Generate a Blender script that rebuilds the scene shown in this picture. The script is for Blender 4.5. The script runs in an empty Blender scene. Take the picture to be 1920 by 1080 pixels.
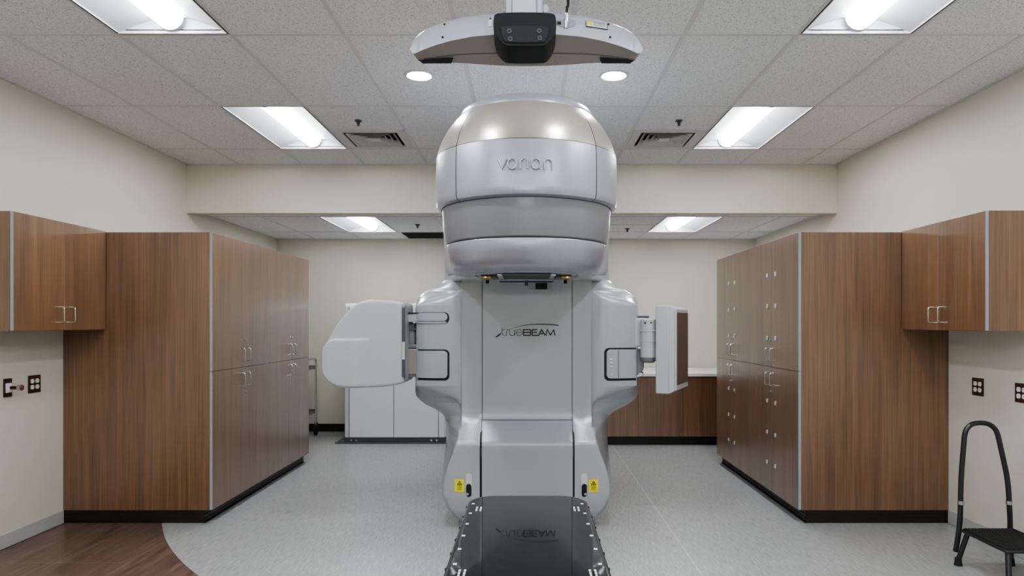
import bpy, bmesh, math
from mathutils import Vector, Matrix
C = bpy.context.scene.collection
PI = math.pi
# ------------------------------------------------------------------ camera constants (metres; X right, Y away, Z up)
F, U0, V0, CZ = 1280.0, 990.0, 607.0, 1.452
def X(u, Y): return (u - U0) / F * Y
def Z(v, Y): return CZ + (V0 - v) / F * Y
def lerp(a, b, t): return a + (b - a) * t
def sm(t):
    t = max(0., min(1., t)); return t * t * (3 - 2 * t)
def interp(tab, x):
    if x <= tab[0][0]: return tab[0][1]
    for (a, b), (c, d) in zip(tab, tab[1:]):
        if x <= c: return b if c == a else b + (d - b) * (x - a) / (c - a)
    return tab[-1][1]

# ------------------------------------------------------------------ materials
def mat(name, col, rough=.5, metal=0., coat=0., emit=None, es=0., spec=.5, coat_r=.1):
    m = bpy.data.materials.new(name); m.use_nodes = True
    b = m.node_tree.nodes['Principled BSDF']
    b.inputs['Base Color'].default_value = (*col, 1); b.inputs['Roughness'].default_value = rough
    b.inputs['Metallic'].default_value = metal; b.inputs['Coat Weight'].default_value = coat
    b.inputs['Coat Roughness'].default_value = coat_r; b.inputs['Specular IOR Level'].default_value = spec
    if emit: b.inputs['Emission Color'].default_value = (*emit, 1); b.inputs['Emission Strength'].default_value = es
    return m
class N:
    def __init__(s, m): s.t = m.node_tree; s.b = s.t.nodes['Principled BSDF']
    def new(s, ty, **kw):
        n = s.t.nodes.new(ty)
        for k, v in kw.items():
            if hasattr(n, k): setattr(n, k, v)
            else: n.inputs[k.replace('_', ' ')].default_value = v
        return n
    def link(s, a, ao, b, bi): s.t.links.new(a.outputs[ao], b.inputs[bi])
    def coords(s, scale, rot=(0, 0, 0), kind='Object'):
        tc = s.new('ShaderNodeTexCoord'); mp = s.new('ShaderNodeMapping')
        mp.inputs['Scale'].default_value = scale; mp.inputs['Rotation'].default_value = rot
        s.link(tc, kind, mp, 'Vector'); return mp
    def noise(s, vec, scale, detail=4, rough=.5, dist=0.):
        n = s.new('ShaderNodeTexNoise'); n.inputs['Scale'].default_value = scale; n.inputs['Detail'].default_value = detail
        n.inputs['Roughness'].default_value = rough; n.inputs['Distortion'].default_value = dist
        s.link(vec, 0, n, 'Vector'); return n
    def ramp(s, src, so, stops):
        r = s.new('ShaderNodeValToRGB'); e = r.color_ramp.elements
        while len(e) < len(stops): e.new(.5)
        for i, (p, c) in enumerate(stops): e[i].position = p; e[i].color = (*c, 1)
        s.link(src, so, r, 'Fac'); return r
    def mix(s, fac, a, b, mode='MIX'):
        x = s.new('ShaderNodeMix', data_type='RGBA', blend_type=mode)
        for v, i in ((fac, 0), (a, 6), (b, 7)):
            if isinstance(v, (int, float)): x.inputs[i].default_value = v
            elif isinstance(v, tuple) and not hasattr(v[0], 'outputs'): x.inputs[i].default_value = (*v, 1)
            else: s.t.links.new(v[0].outputs[v[1]], x.inputs[i])
        return (x, 2)
    def math(s, op, a, b=None):
        x = s.new('ShaderNodeMath', operation=op)
        for i, v in enumerate((a, b)):
            if v is None: continue
            if isinstance(v, (int, float)): x.inputs[i].default_value = v
            else: s.t.links.new(v[0].outputs[v[1]], x.inputs[i])
        return (x, 0)
    def out(s, src, inp): s.t.links.new(src[0].outputs[src[1]], s.b.inputs[inp])
    def bump(s, src, strength, dist=.01):
        b = s.new('ShaderNodeBump'); b.inputs['Strength'].default_value = strength; b.inputs['Distance'].default_value = dist
        s.t.links.new(src[0].outputs[src[1]], b.inputs['Height']); s.link(b, 0, s.b, 'Normal')

def wood(name, dark, mid, light, rough=.33):
    m = mat(name, mid, rough, spec=1.0, coat=1.0, coat_r=.28); n = N(m)
    big = n.noise(n.coords((9, 9, .55)), 1.0, 5, .6, .6)
    r = n.ramp(big, 'Fac', [(.28, dark), (.5, mid), (.75, light)])
    fine = n.noise(n.coords((120, 120, 1.6)), 1.0, 3, .6)
    fr = n.ramp(fine, 'Fac', [(.32, (.62, .60, .58)), (.56, (1, 1, 1)), (.8, (1.18, 1.17, 1.15))])
    c = n.mix(1.0, (r, 'Color'), (fr, 'Color'), 'MULTIPLY')
    med = n.noise(n.coords((38, 38, .8)), 1.0, 3, .6, .3)
    mr = n.ramp(med, 'Fac', [(.3, (.74, .72, .7)), (.6, (1.06, 1.06, 1.06))])
    c = n.mix(.8, c, (mr, 'Color'), 'MULTIPLY')
    n.out(c, 'Base Color'); return m
M = {}
M['wood'] = wood('walnut_laminate', (.125, .056, .0225), (.190, .092, .039), (.26, .133, .060))
M['edge'] = mat('grey_edge_band', (.30, .35, .39), .4)
M['toe'] = mat('dark_toe_kick', (.014, .010, .008), .4)
M['chrome'] = mat('brushed_steel', (.55, .55, .57), .24, 1.)
M['white_plastic'] = mat('white_plastic', (.8, .8, .8), .4)
M['brown_plate'] = mat('brown_plate', (.045, .02, .012), .4)
M['black'] = mat('black_gap', (.006, .006, .007), .6)
M['darkplastic'] = mat('dark_plastic', (.010, .0105, .012), .55, spec=.3)
M['plate'] = mat('dark_plate', (.026, .028, .030), .6, spec=.25)
M['darkgrey'] = mat('dark_grey', (.07, .075, .08), .45)
M['silver'] = mat('silver_paint', (.375, .393, .425), .28, .15, .4, coat_r=.16)
M['lilac'] = mat('lilac_silver_paint', (.36, .37, .43), .32, .45, .3, coat_r=.2)
M['beige'] = mat('pearl_beige_paint', (.36, .348, .29), .30, .5, .3, coat_r=.2)
M['ringgrey'] = mat('ring_grey', (.215, .22, .24), .40, .25, .15)  # darker grey for the head ring and small link parts
M['offwhite'] = mat('off_white_cover', (.46, .48, .50), .40, 0, .15)
M['cabwhite'] = mat('white_cabinet', (.72, .75, .77), .4)
M['cabtrim'] = mat('pale_green_trim', (.50, .57, .57), .4)
M['recess'] = mat('grey_recess', (.30, .32, .36), .45)
M['brass'] = mat('brass', (.30, .21, .08), .3, 1.)
M['detector'] = mat('brown_detector', (.13, .088, .066), .38)
M['yellow'] = mat('yellow_label', (.80, .68, .02), .5)
M['olive'] = mat('label_print', (.33, .26, .02), .5)
M['labelwhite'] = mat('white_label', (.62, .63, .62), .5)
M['logo_dark'] = mat('logo_dark', (.018, .018, .022), .4)
M['logo_grey'] = mat('logo_grey', (.11, .115, .125), .4)
M['embossed'] = mat('embossed_lettering', (.33, .34, .40), .30, .5, .3)
M['rubber'] = mat('black_rubber', (.012, .012, .013), .75)
M['stoolmetal'] = mat('black_chrome_tube', (.06, .062, .066), .28, .8)
M['counter'] = mat('white_counter', (.74, .73, .76), .35)
M['red'] = mat('red_plastic', (.20, .03, .025), .4)
M['glassgreen'] = mat('greenish_steel', (.10, .16, .15), .2, .7)
M['reflector'] = mat('troffer_white', (.42, .43, .45), .5)
M['tbar'] = mat('ceiling_tbar', (.60, .60, .61), .45)
M['vent'] = mat('vent_white', (.56, .56, .56), .45)
M['ventdark'] = mat('vent_shadow', (.03, .03, .032), .7)
M['grille'] = mat('return_grille', (.20, .21, .215), .5)
M['baseboard_light'] = mat('grey_cove_base', (.42, .43, .43), .5)
M['baseboard_dark'] = mat('dark_cove_base', (.012, .010, .009), .45)
EM = 14.0
M['lens'] = mat('lit_lens', (.9, .9, .9), .5, emit=(.97, .985, 1.0), es=EM)
M['coneglow'] = mat('glowing_reflector', (.75, .75, .76), .3, emit=(.97, .98, 1.0), es=85.0)  # glow put into the cone in place of lamp light it would reflect
M['spotlens'] = mat('lit_lamp', (.9, .9, .9), .5, emit=(.97, .98, 1.0), es=85.0)
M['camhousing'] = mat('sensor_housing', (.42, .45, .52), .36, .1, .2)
M['camunder'] = mat('shaded_sensor_underside', (.34, .315, .29), .5)  # underside shade and a beige tint put into the colour
M['pole'] = mat('pole_grey', (.48, .50, .54), .38, .3)

def wallmat(name, col):
    m = mat(name, col, .62); n = N(m)
    v = n.noise(n.coords((1, 1, 1)), 220, 2, .5)
    n.bump((v, 'Fac'), .06, .002)
    big = n.noise(n.coords((1, 1, 1)), .7, 2, .5)
    r = n.ramp(big, 'Fac', [(.3, tuple(c * .97 for c in col)), (.7, tuple(min(1, c * 1.02) for c in col))])
    n.out((r, 'Color'), 'Base Color'); return m
M['wall'] = wallmat('cream_wall', (.64, .62, .545))
M['soffit'] = wallmat('cream_soffit', (.64, .625, .545))

def tilemat():
    m = mat('fissured_tile', (.6, .6, .6), .9, spec=.1); n = N(m)
    a = n.noise(n.coords((1, 1, 1)), 105, 3, .6, .8)
    r = n.ramp(a, 'Fac', [(.30, (.37, .37, .38)), (.405, (.64, .645, .66)), (.47, (.79, .80, .82)), (.7, (.82, .83, .85))])
    b = n.noise(n.coords((1, 1, 1)), 260, 2, .5)
    r2 = n.ramp(b, 'Fac', [(.34, (.72, .72, .72)), (.46, (1, 1, 1))])
    c = n.mix(.8, (r, 'Color'), (r2, 'Color'), 'MULTIPLY')
    n.out(c, 'Base Color'); n.bump((a, 'Fac'), .2, .003); return m
M['tile'] = tilemat()

def floormat():
    m = mat('sheet_vinyl', (.45, .46, .46), .32); n = N(m)
    mp = n.coords((1, 1, 1)); sep = n.new('ShaderNodeSeparateXYZ'); n.link(mp, 0, sep, 0)
    st = n.noise(n.coords((130, 9, 1)), 1.0, 3, .65)
    g = n.ramp(st, 'Fac', [(.30, (.235, .243, .245)), (.5, (.345, .355, .358)), (.72, (.445, .455, .457))])
    bs = n.noise(n.coords((26, 2.2, 1), (0, 0, .05)), 1.0, 5, .65, .4)
    br = n.ramp(bs, 'Fac', [(.30, (.075, .044, .034)), (.52, (.135, .085, .066)), (.78, (.215, .150, .122))])
    bf = n.noise(n.coords((150, 7, 1)), 1.0, 3, .6)
    bfr = n.ramp(bf, 'Fac', [(.3, (.75, .75, .75)), (.7, (1.2, 1.2, 1.2))])
    bc = n.mix(1.0, (br, 'Color'), (bfr, 'Color'), 'MULTIPLY')
    # round edge of the wood-look area
    cx, cy, R = CIRC
    dx = n.math('SUBTRACT', (sep, 0), cx); dy = n.math('SUBTRACT', (sep, 1), cy)
    d = n.math('SQRT', n.math('ADD', n.math('MULTIPLY', dx, dx), n.math('MULTIPLY', dy, dy)))
    mask = n.math('MULTIPLY', n.math('GREATER_THAN', d, R), n.math('MULTIPLY', n.math('LESS_THAN', (sep, 0), 0.), n.math('LESS_THAN', (sep, 1), 5.6)))
    # welded seams
    def near(axis, val, w): return n.math('LESS_THAN', n.math('ABSOLUTE', n.math('SUBTRACT', (sep, axis), val)), w)
    s1 = near(0, -2.43, .0035); s2 = n.math('MULTIPLY', near(1, 4.15, .003), n.math('LESS_THAN', (sep, 0), -2.43))
    bc = n.mix(n.math('MULTIPLY', n.math('MAXIMUM', s1, s2), .6), bc, (.30, .23, .19))
    s3 = n.math('MULTIPLY', near(0, 1.005, .004), .5)
    gc = n.mix(s3, (g, 'Color'), (.66, .67, .67))
    n.out(n.mix(mask, gc, bc), 'Base Color')
    n.bump((st, 'Fac'), .05, .002); return m
CIRC = (1.3, 7.1, 4.5)
M['floor'] = floormat()

def carbonmat():
    m = mat('black_carbon_top', (.018, .019, .021), .03, 0, 0, spec=.55); n = N(m)
    w = n.noise(n.coords((60, 420, 1)), 1.0, 2, .5)
    r = n.ramp(w, 'Fac', [(.35, (.012, .012, .014)), (.65, (.030, .031, .033))]); n.out((r, 'Color'), 'Base Color'); return m
M['carbon'] = carbonmat()

# ------------------------------------------------------------------ mesh helpers
def mesh_off(parent):
    v = Vector((0, 0, 0))
    while parent is not None: v += parent.location; parent = parent.parent
    return v
def obj(name, bm, mats, parent=None, sharp=35, bevel=0, seg=2, loc=None):
    """link bm (world coordinates) as one mesh object; loc sets the origin of a top-level mesh"""
    me = bpy.data.meshes.new(name)
    bmesh.ops.remove_doubles(bm, verts=bm.verts, dist=1e-6)
    bmesh.ops.recalc_face_normals(bm, faces=bm.faces)
    off = mesh_off(parent) + (Vector(loc) if loc else Vector((0, 0, 0)))
    bmesh.ops.translate(bm, verts=bm.verts, vec=-off)
    bm.to_mesh(me); bm.free()
    for x in (mats if isinstance(mats, (list, tuple)) else [mats]): me.materials.append(M[x])
    o = bpy.data.objects.new(name, me); C.objects.link(o); o.parent = parent
    if loc: o.location = loc
    if sharp:
        me.polygons.foreach_set('use_smooth', [True] * len(me.polygons)); me.set_sharp_from_angle(angle=math.radians(sharp))
    if bevel:
        b = o.modifiers.new('bevel', 'BEVEL'); b.width = bevel; b.segments = seg; b.limit_method = 'ANGLE'; b.angle_limit = math.radians(40)
    return o
def thing(name, label, cat, loc, group=None):
    o = bpy.data.objects.new(name, None); o.empty_display_size = .1; C.objects.link(o); o.location = loc
    o['label'] = label; o['category'] = cat
    if group: o['group'] = group
    return o
def tag(o, label, cat, group=None):
    o['label'] = label; o['category'] = cat
    if group: o['group'] = group
    return o
def struct(name, bm, m, bevel=0, sharp=35):
    o = obj(name, bm, m, bevel=bevel, sharp=sharp); o['kind'] = 'structure'; return o
def B(): return bmesh.new()
def quad(bm, pts, mi=0):
    f = bm.faces.new([bm.verts.new(p) for p in pts]); f.material_index = mi; return f
def box(bm, x0, x1, y0, y1, z0, z1, mi=0, faces_mi=None):
    v = [bm.verts.new((x, y, z)) for z in (z0, z1) for y in (y0, y1) for x in (x0, x1)]
    idx = {'-z': (0, 2, 3, 1), '+z': (4, 5, 7, 6), '-y': (0, 1, 5, 4), '+y': (2, 6, 7, 3), '-x': (0, 4, 6, 2), '+x': (1, 3, 7, 5)}
    for k, q in idx.items():
        f = bm.faces.new([v[i] for i in q]); f.material_index = (faces_mi or {}).get(k, mi)
def frame_of(d):
    d = d.normalized(); a = Vector((0, 0, 1)) if abs(d.z) < .9 else Vector((1, 0, 0))
    s = d.cross(a).normalized(); return s, s.cross(d).normalized()
def tube(bm, pts, r, seg=10, cap=True, mi=0):
    pts = [Vector(p) for p in pts]; rings = []; s = u = None
    for i, p in enumerate(pts):
        d = (pts[min(i + 1, len(pts) - 1)] - pts[max(i - 1, 0)]).normalized()
        if s is None: s, u = frame_of(d)
        else:
            s = (s - d * s.dot(d)).normalized(); u = s.cross(d).normalized()
        rr = r[i] if isinstance(r, (list, tuple)) else r
        rings.append([bm.verts.new(p + (s * math.cos(2 * PI * k / seg) + u * math.sin(2 * PI * k / seg)) * rr) for k in range(seg)])
    for a, b in zip(rings, rings[1:]):
        for k in range(seg):
            f = bm.faces.new((a[k], a[(k + 1) % seg], b[(k + 1) % seg], b[k])); f.material_index = mi
    if cap:
        bm.faces.new(rings[0][::-1]).material_index = mi; bm.faces.new(rings[-1]).material_index = mi
def cyl(bm, c, d, r, h, seg=20, mi=0):
    c = Vector(c); d = Vector(d).normalized(); tube(bm, [c, c + d * h], r, seg, True, mi)
def fillet(pts, r, n=5):
    """round the inner corners of a polyline"""
    pts = [Vector(p) for p in pts]; out = [pts[0]]
    for a, b, c in zip(pts, pts[1:], pts[2:]):
        l = min(r, (a - b).length * .49, (c - b).length * .49)
        p, q = b + (a - b).normalized() * l, b + (c - b).normalized() * l
        for k in range(n + 1):
            t = k / n; out.append(p * (1 - t) ** 2 + b * 2 * t * (1 - t) + q * t * t)
    return out + [pts[-1]]
def lathe(bm, prof, cx, cy, a0=0., a1=2 * PI, n=64, mi=0, sx=1.0):
    """revolve (r, z) about a vertical axis; angle 0 faces the camera (-Y)"""
    full = abs(a1 - a0 - 2 * PI) < 1e-6; cols = []
    for k in range(n if full else n + 1):
        a = a0 + (a1 - a0) * k / n
        cols.append([bm.verts.new((cx + r * sx * math.sin(a), cy - r * math.cos(a), z)) for r, z in prof])
    for k in range(n):
        p, q = cols[k], cols[(k + 1) % len(cols)]
        for i in range(len(prof) - 1):
            vs = []
            for v in (p[i], p[i + 1], q[i + 1], q[i]):
                if not any((v.co - w.co).length < 1e-7 for w in vs): vs.append(v)
            if len(vs) > 2: bm.faces.new(vs).material_index = mi
def prism(bm, poly, front, back, mi=0):
    """poly: list of 3-D front points; pushed to back by a function or vector"""
    f = [bm.verts.new(p) for p in front]; b = [bm.verts.new(p) for p in back]
    bm.faces.new(f).material_index = mi; bm.faces.new(b[::-1]).material_index = mi
    n = len(f)
    for i in range(n): bm.faces.new((f[i], f[(i + 1) % n], b[(i + 1) % n], b[i])).material_index = mi
def extrude_uv(bm, uv, Y0, Y1, mi=0, grow=1.0):
    fr = [(X(u, Y0), Y0, Z(v, Y0)) for u, v in uv]
    prism(bm, None, fr, [(x, Y1, z) for x, _, z in fr], mi)
def grid(bm, rows, mi=0, closed=False):
    vs = [[bm.verts.new(p) for p in r] for r in rows]
    for a, b in zip(vs, vs[1:]):
        for i in range(len(a) - 1):
            bm.faces.new((a[i], a[i + 1], b[i + 1], b[i])).material_index = mi
    return vs
def smooth_poly(pts, n=4, closed=True):
    """Catmull-Rom through 2-D points"""
    out = []; m = len(pts)
    for i in range(m if closed else m - 1):
        p0, p1, p2, p3 = (pts[(i + k - 1) % m if closed else min(max(i + k - 1, 0), m - 1)] for k in range(4))
        for k in range(n):
            t = k / n
            out.append(tuple(.5 * ((2 * b) + (-a + c) * t + (2 * a - 5 * b + 4 * c - d) * t * t + (-a + 3 * b - 3 * c + d) * t ** 3) for a, b, c, d in zip(p0, p1, p2, p3)))
    return out
def ribbon(bm, pts, w, place, mi=0):
    """flat stroke: pts 2-D, w width (number or per-point list), place(x, y) -> 3-D"""
    n = len(pts); L = []; R_ = []
    for i, p in enumerate(pts):
        a = pts[max(i - 1, 0)]; b = pts[min(i + 1, n - 1)]
        if 0 < i < n - 1:
            d1 = Vector((p[0] - a[0], p[1] - a[1])).normalized(); d2 = Vector((b[0] - p[0], b[1] - p[1])).normalized()
            d = (d1 + d2).normalized() if (d1 + d2).length > 1e-4 else d1
            k = 1 / max(.5, abs(d.dot(d1)))
        else: d = Vector((b[0] - a[0], b[1] - a[1])).normalized(); k = 1
        ww = (w[i] if isinstance(w, (list, tuple)) else w) * .5 * k
        L.append(bm.verts.new(place(p[0] - d.y * ww, p[1] + d.x * ww))); R_.append(bm.verts.new(place(p[0] + d.y * ww, p[1] - d.x * ww)))
    for i in range(n - 1): bm.faces.new((L[i], L[i + 1], R_[i + 1], R_[i])).material_index = mi
def arc(cx, cy, rx, ry, a0, a1, n=14):
    return [(cx + rx * math.cos(math.radians(lerp(a0, a1, k / n))), cy + ry * math.sin(math.radians(lerp(a0, a1, k / n)))) for k in range(n + 1)]
def dup(root, loc, label=None, rotz=0):
    r = root.copy(); C.objects.link(r); r.location = loc; r.rotation_euler = (0, 0, rotz)
    if label: r['label'] = label
    for ch in list(root.children):
        c = ch.copy(); C.objects.link(c); c.parent = r
        for g in ch.children:
            d = g.copy(); C.objects.link(d); d.parent = c
    return r

# ================================================================== ROOM
XL, XR, YB, YS, YF = -3.385, 3.063, 9.20, 6.76, -2.6
HC, HL, HS = 3.031, 2.595, 2.548            # main ceiling, rear ceiling, underside of the dropped beam
T = .15
bm = B(); quad(bm, [(XL, YF, 0), (XR, YF, 0), (XR, YB, 0), (XL, YB, 0)]); 
box(bm, XL - T, XR + T, YF - T, YB + T, -.12, -.002); struct('floor', bm, 'floor')
for nm, a in (('wall_left', (XL - T, XL, YF - T, YB + T)), ('wall_right', (XR, XR + T, YF - T, YB + T))):
    bm = B(); box(bm, *a, 0, 3.2); struct(nm, bm, 'wall')
bm = B(); box(bm, XL, XR, YB, YB + T, 0, 3.2); struct('wall_back', bm, 'wall')
bm = B(); box(bm, XL, XR, YF - T, YF, 0, 3.2); struct('wall_front', bm, 'wall')
bm = B(); box(bm, XL, XR, YS, YS + .10, HS, 3.2); struct('trim_1', bm, 'soffit')          # dropped beam
XG = [-2.854, -2.236, -1.618, -1.0, -.382, .236, .854, 1.472, 2.09, 2.708]
YG = [-2.378, -1.158, .062, 1.282, 2.502, 3.722, 4.942, 6.162]
TROF = [(-2.236, -1.618), (1.472, 2.09)]
def tile_hole(bm, x0, x1, y0, y1, cx, cy, r, z):
    import math as _m
    angs = sorted(set([2 * PI * k / 48 for k in range(48)] + [_m.atan2(y - cy, x - cx) % (2 * PI) for x in (x0, x1) for y in (y0, y1)]))
    ins = []; outs = []
    for a in angs:
        c, s = math.cos(a), math.sin(a)
        t = min(((x1 - cx) / c if c > 1e-9 else (x0 - cx) / c if c < -1e-9 else 1e9), ((y1 - cy) / s if s > 1e-9 else (y0 - cy) / s if s < -1e-9 else 1e9))
        ins.append(bm.verts.new((cx + r * c, cy + r * s, z))); outs.append(bm.verts.new((cx + t * c, cy + t * s, z)))
    n = len(angs)
    for i in range(n): bm.faces.new((ins[i], ins[(i + 1) % n], outs[(i + 1) % n], outs[i]))
DOWN = [(-.691, 4.335), (.545, 4.335), (-.691, 3.13), (.545, 3.13)]
bm = B()
xs = [XL] + XG + [XR]; ys = [YF] + YG + [YS]
for x0, x1 in zip(xs, xs[1:]):
    for y0, y1 in zip(ys, ys[1:]):
        if (x0, x1) in TROF and y0 in (2.502, 4.942): continue
        d = [p for p in DOWN if x0 < p[0] < x1 and y0 < p[1] < y1]
        if d: tile_hole(bm, x0, x1, y0, y1, d[0][0], d[0][1], .078, HC); continue
        if y0 == 4.942 and x0 in (-1.618, .854):
            quad(bm, [(x0, y0, HC), (x1, y0, HC), (x1, 5.552, HC), (x0, 5.552, HC)]); continue
        quad(bm, [(x0, y0, HC), (x1, y0, HC), (x1, y1, HC), (x0, y1, HC)])
struct('ceiling', bm, 'tile', sharp=0)
bm = B(); G = .012
for x in XG: box(bm, x - G, x + G, YF, YS, HC - .004, HC + .02)
for y in YG: box(bm, XL, XR, y - G, y + G, HC - .0045, HC + .02)
for x0 in (-1.618, .854): box(bm, x0, x0 + .618, 5.552 - G, 5.552 + G, HC - .004, HC + .02)
box(bm, XL, XL + .022, YF, YS, HC - .006, HC + .01); box(bm, XR - .022, XR, YF, YS, HC - .006, HC + .01); box(bm, XL, XR, YS - .022, YS, HC - .006, HC + .01)
struct('trim_2', bm, 'tbar', sharp=0)
YG2 = [7.272, 8.492]; bm = B(); ys = [YS + .1] + YG2 + [YB]
for x0, x1 in zip(xs, xs[1:]):
    for y0, y1 in zip(ys, ys[1:]):
        if (x0, x1) in TROF and y0 == 7.272: continue
        if x0 == -1.618 and y0 == 8.492: continue
        quad(bm, [(x0, y0, HL), (x1, y0, HL), (x1, y1, HL), (x0, y1, HL)])
struct('ceiling', bm, 'tile', sharp=0)
bm = B()
for x in XG: box(bm, x - G, x + G, YS + .1, YB, HL - .004, HL + .02)
for y in YG2: box(bm, XL, XR, y - G, y + G, HL - .0045, HL + .02)
box(bm, .854, 1.472, 7.882 - G, 7.882 + G, HL - .004, HL + .02)
box(bm, XL, XL + .022, YS + .1, YB, HL - .006, HL + .01); box(bm, XR - .022, XR, YS + .1, YB, HL - .006, HL + .01); box(bm, XL, XR, YB - .022, YB, HL - .006, HL + .01)
struct('trim_3', bm, 'tbar', sharp=0)
bm = B(); box(bm, XL, XL + .008, YF, 4.97, 0, .095); struct('baseboard_left', bm, 'baseboard_light', bevel=.004)
bm = B(); box(bm, XR - .008, XR, YF, 4.97, 0, .095); struct('baseboard_right', bm, 'baseboard_light', bevel=.004)
bm = B(); box(bm, XL, XR, YB - .010, YB, 0, .105); struct('baseboard_back', bm, 'baseboard_dark', bevel=.004)

# ------------------------------------------------------------------ ceiling troffers
def make_troffer(loc, label):
    t = thing('ceiling_troffer', label, 'ceiling light', loc, 'recessed troffer lights')
    x, y, z = loc; W, L, H = .297, .598, .078
    bm = B()
    for s in (-1, 1):
        box(bm, x + s * W - .006, x + s * W + .006, y - L, y + L, z - .004, z + .012)
        box(bm, x - W, x + W, y + s * L - .006, y + s * L + .006, z - .0045, z + .012)
    obj('frame', bm, 'reflector', t)
    bm = B()
    for s in (-1, 1):
        prof = [(W, 0.), (W * .75, .034), (W * .5, .060), (.088, H)]
        grid(bm, [[(x + s * a, y - L, z + b) for a, b in prof], [(x + s * a, y + L, z + b) for a, b in prof]])
        q = [(x + a, y + s * L, z + b) for a, b in prof] + [(x - a, y + s * L, z + b) for a, b in prof[::-1]]
        quad(bm, q)
    quad(bm, [(x - .09, y - L, z + H), (x + .09, y - L, z + H), (x + .09, y + L, z + H), (x - .09, y + L, z + H)])
    obj('reflector', bm, 'reflector', t)
    bm = B(); R = .072
    prof = [(x + R * math.cos(PI * k / 16), z + H - .004 - .98 * R * math.sin(PI * k / 16)) for k in range(17)]
    grid(bm, [[(a, y - L + .03, b) for a, b in prof], [(a, y + L - .03, b) for a, b in prof]])
    le = obj('lens', bm, 'lens', t)
    for s in (-1, 1):
        bm = B(); yy = y + s * (L - .028)
        grid(bm, [[(a, yy - .008, b) for a, b in prof], [(a + (a - x) * .05, yy + .008, b - .004) for a, b in prof]])
        quad(bm, [(a, yy + s * .004, b) for a, b in prof])
        obj('end_cap', bm, 'reflector', le)
    return t
tr = make_troffer((-1.927, 3.112, HC), 'lit recessed troffer light nearest the camera on the left wall side of the ceiling')
dup(tr, (1.781, 3.112, HC), 'lit recessed troffer light nearest the camera on the step stool side of the ceiling')
dup(tr, (-1.927, 5.552, HC), 'lit troffer light in the main ceiling just before the beam, left of the machine head')
dup(tr, (1.781, 5.552, HC), 'lit troffer light in the main ceiling just before the beam, right of the machine head')
dup(tr, (-1.927, 7.882, HL), 'lit troffer light in the lower rear ceiling above the white cabinet side')
dup(tr, (1.781, 7.882, HL), 'lit troffer light in the lower rear ceiling above the wood counter side')
# ------------------------------------------------------------------ round downlights
def make_downlight(loc, label):
    t = thing('ceiling_downlight', label, 'ceiling light', loc, 'round downlights'); x, y, z = loc
    bm = B(); lathe(bm, [(.074, .012), (.074, -.006), (.080, -.009), (.094, -.006), (.095, .0005), (.085, .001)], x, y, n=40)
    bmesh.ops.translate(bm, verts=bm.verts, vec=(0, 0, z)); obj('trim_ring', bm, 'vent', t)
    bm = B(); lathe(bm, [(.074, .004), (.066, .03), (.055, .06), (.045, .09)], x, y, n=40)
    bmesh.ops.translate(bm, verts=bm.verts, vec=(0, 0, z)); obj('reflector_cone', bm, 'coneglow', t)
    bm = B(); lathe(bm, [(0, .085), (.046, .085)], x, y, n=40)
    bmesh.ops.translate(bm, verts=bm.verts, vec=(0, 0, z)); obj('lamp', bm, 'spotlens', t)
    return t
d = make_downlight((*DOWN[0], HC), 'round recessed downlight left of the machine head, below the hanging sensor bar tip')
dup(d, (*DOWN[1], HC), 'round recessed downlight right of the machine head, below the hanging sensor bar tip')
dup(d, (*DOWN[2], HC), 'round recessed downlight above the couch, just outside the photo, on the brown floor side')
dup(d, (*DOWN[3], HC), 'round recessed downlight above the couch, just outside the photo, on the step stool side')
# ------------------------------------------------------------------ square supply diffusers
def make_vent(loc, label):
    t = thing('ceiling_vent', label, 'air vent', loc, 'square ceiling diffusers'); x, y, z = loc
    bm = B(); W = .295; D_ = .225
    for s in (-1, 1):
        box(bm, x + min(s * D_, s * W), x + max(s * D_, s * W), y - W, y + W, z - .004, z + .01)
        box(bm, x - D_, x + D_, y + min(s * D_, s * W), y + max(s * D_, s * W), z - .004, z + .01)
    obj('frame', bm, 'vent', t)
    bm = B(); box(bm, x - W, x + W, y - W, y + W, z + .09, z + .1); obj('backing', bm, 'ventdark', t)
    for k in range(4):
        a = .205 - k * .044; b = a - .050; bm = B()
        for (p, q) in (((-1, -1), (1, -1)), ((1, -1), (1, 1)), ((1, 1), (-1, 1)), ((-1, 1), (-1, -1))):
            quad(bm, [(x + p[0] * a, y + p[1] * a, z - .006), (x + q[0] * a, y + q[1] * a, z - .006), (x + q[0] * b, y + q[1] * b, z + .038), (x + p[0] * b, y + p[1] * b, z + .038)])
        obj('louver', bm, 'vent', t, sharp=0)
    bm = B(); box(bm, x - .045, x + .045, y - .045, y + .045, z - .004, z + .002); obj('center_plate', bm, 'vent', t)
    return t
d = make_vent((-1.309, 5.857, HC), 'white square ceiling air diffuser beside the troffer, left of the machine head')
dup(d, (1.163, 5.857, HC), 'white square ceiling air diffuser beside the troffer, right of the machine head')
bm = B(); t = thing('return_air_grille', 'dark grey return air grille in the rear ceiling beside the machine head', 'air vent', (-1.309, 8.85, HL))
for s in (-1.606, -1.027): box(bm, s, s + .015, 8.506, 9.17, HL - .004, HL + .01)
for s in (8.506, 9.155): box(bm, -1.606, -1.012, s, s + .015, HL - .004, HL + .01)
obj('frame', bm, 'vent', t)
bm = B(); box(bm, -1.612, -1.006, 8.5, 9.19, HL + .02, HL + .03); obj('backing', bm, 'grille', t)
bm = B()
for k in range(22): y = 8.53 + k * .029; quad(bm, [(-1.59, y, HL), (-1.027, y, HL), (-1.027, y + .012, HL + .016), (-1.59, y + .012, HL + .016)])
obj('louvers', bm, 'grille', t, sharp=0)
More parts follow.
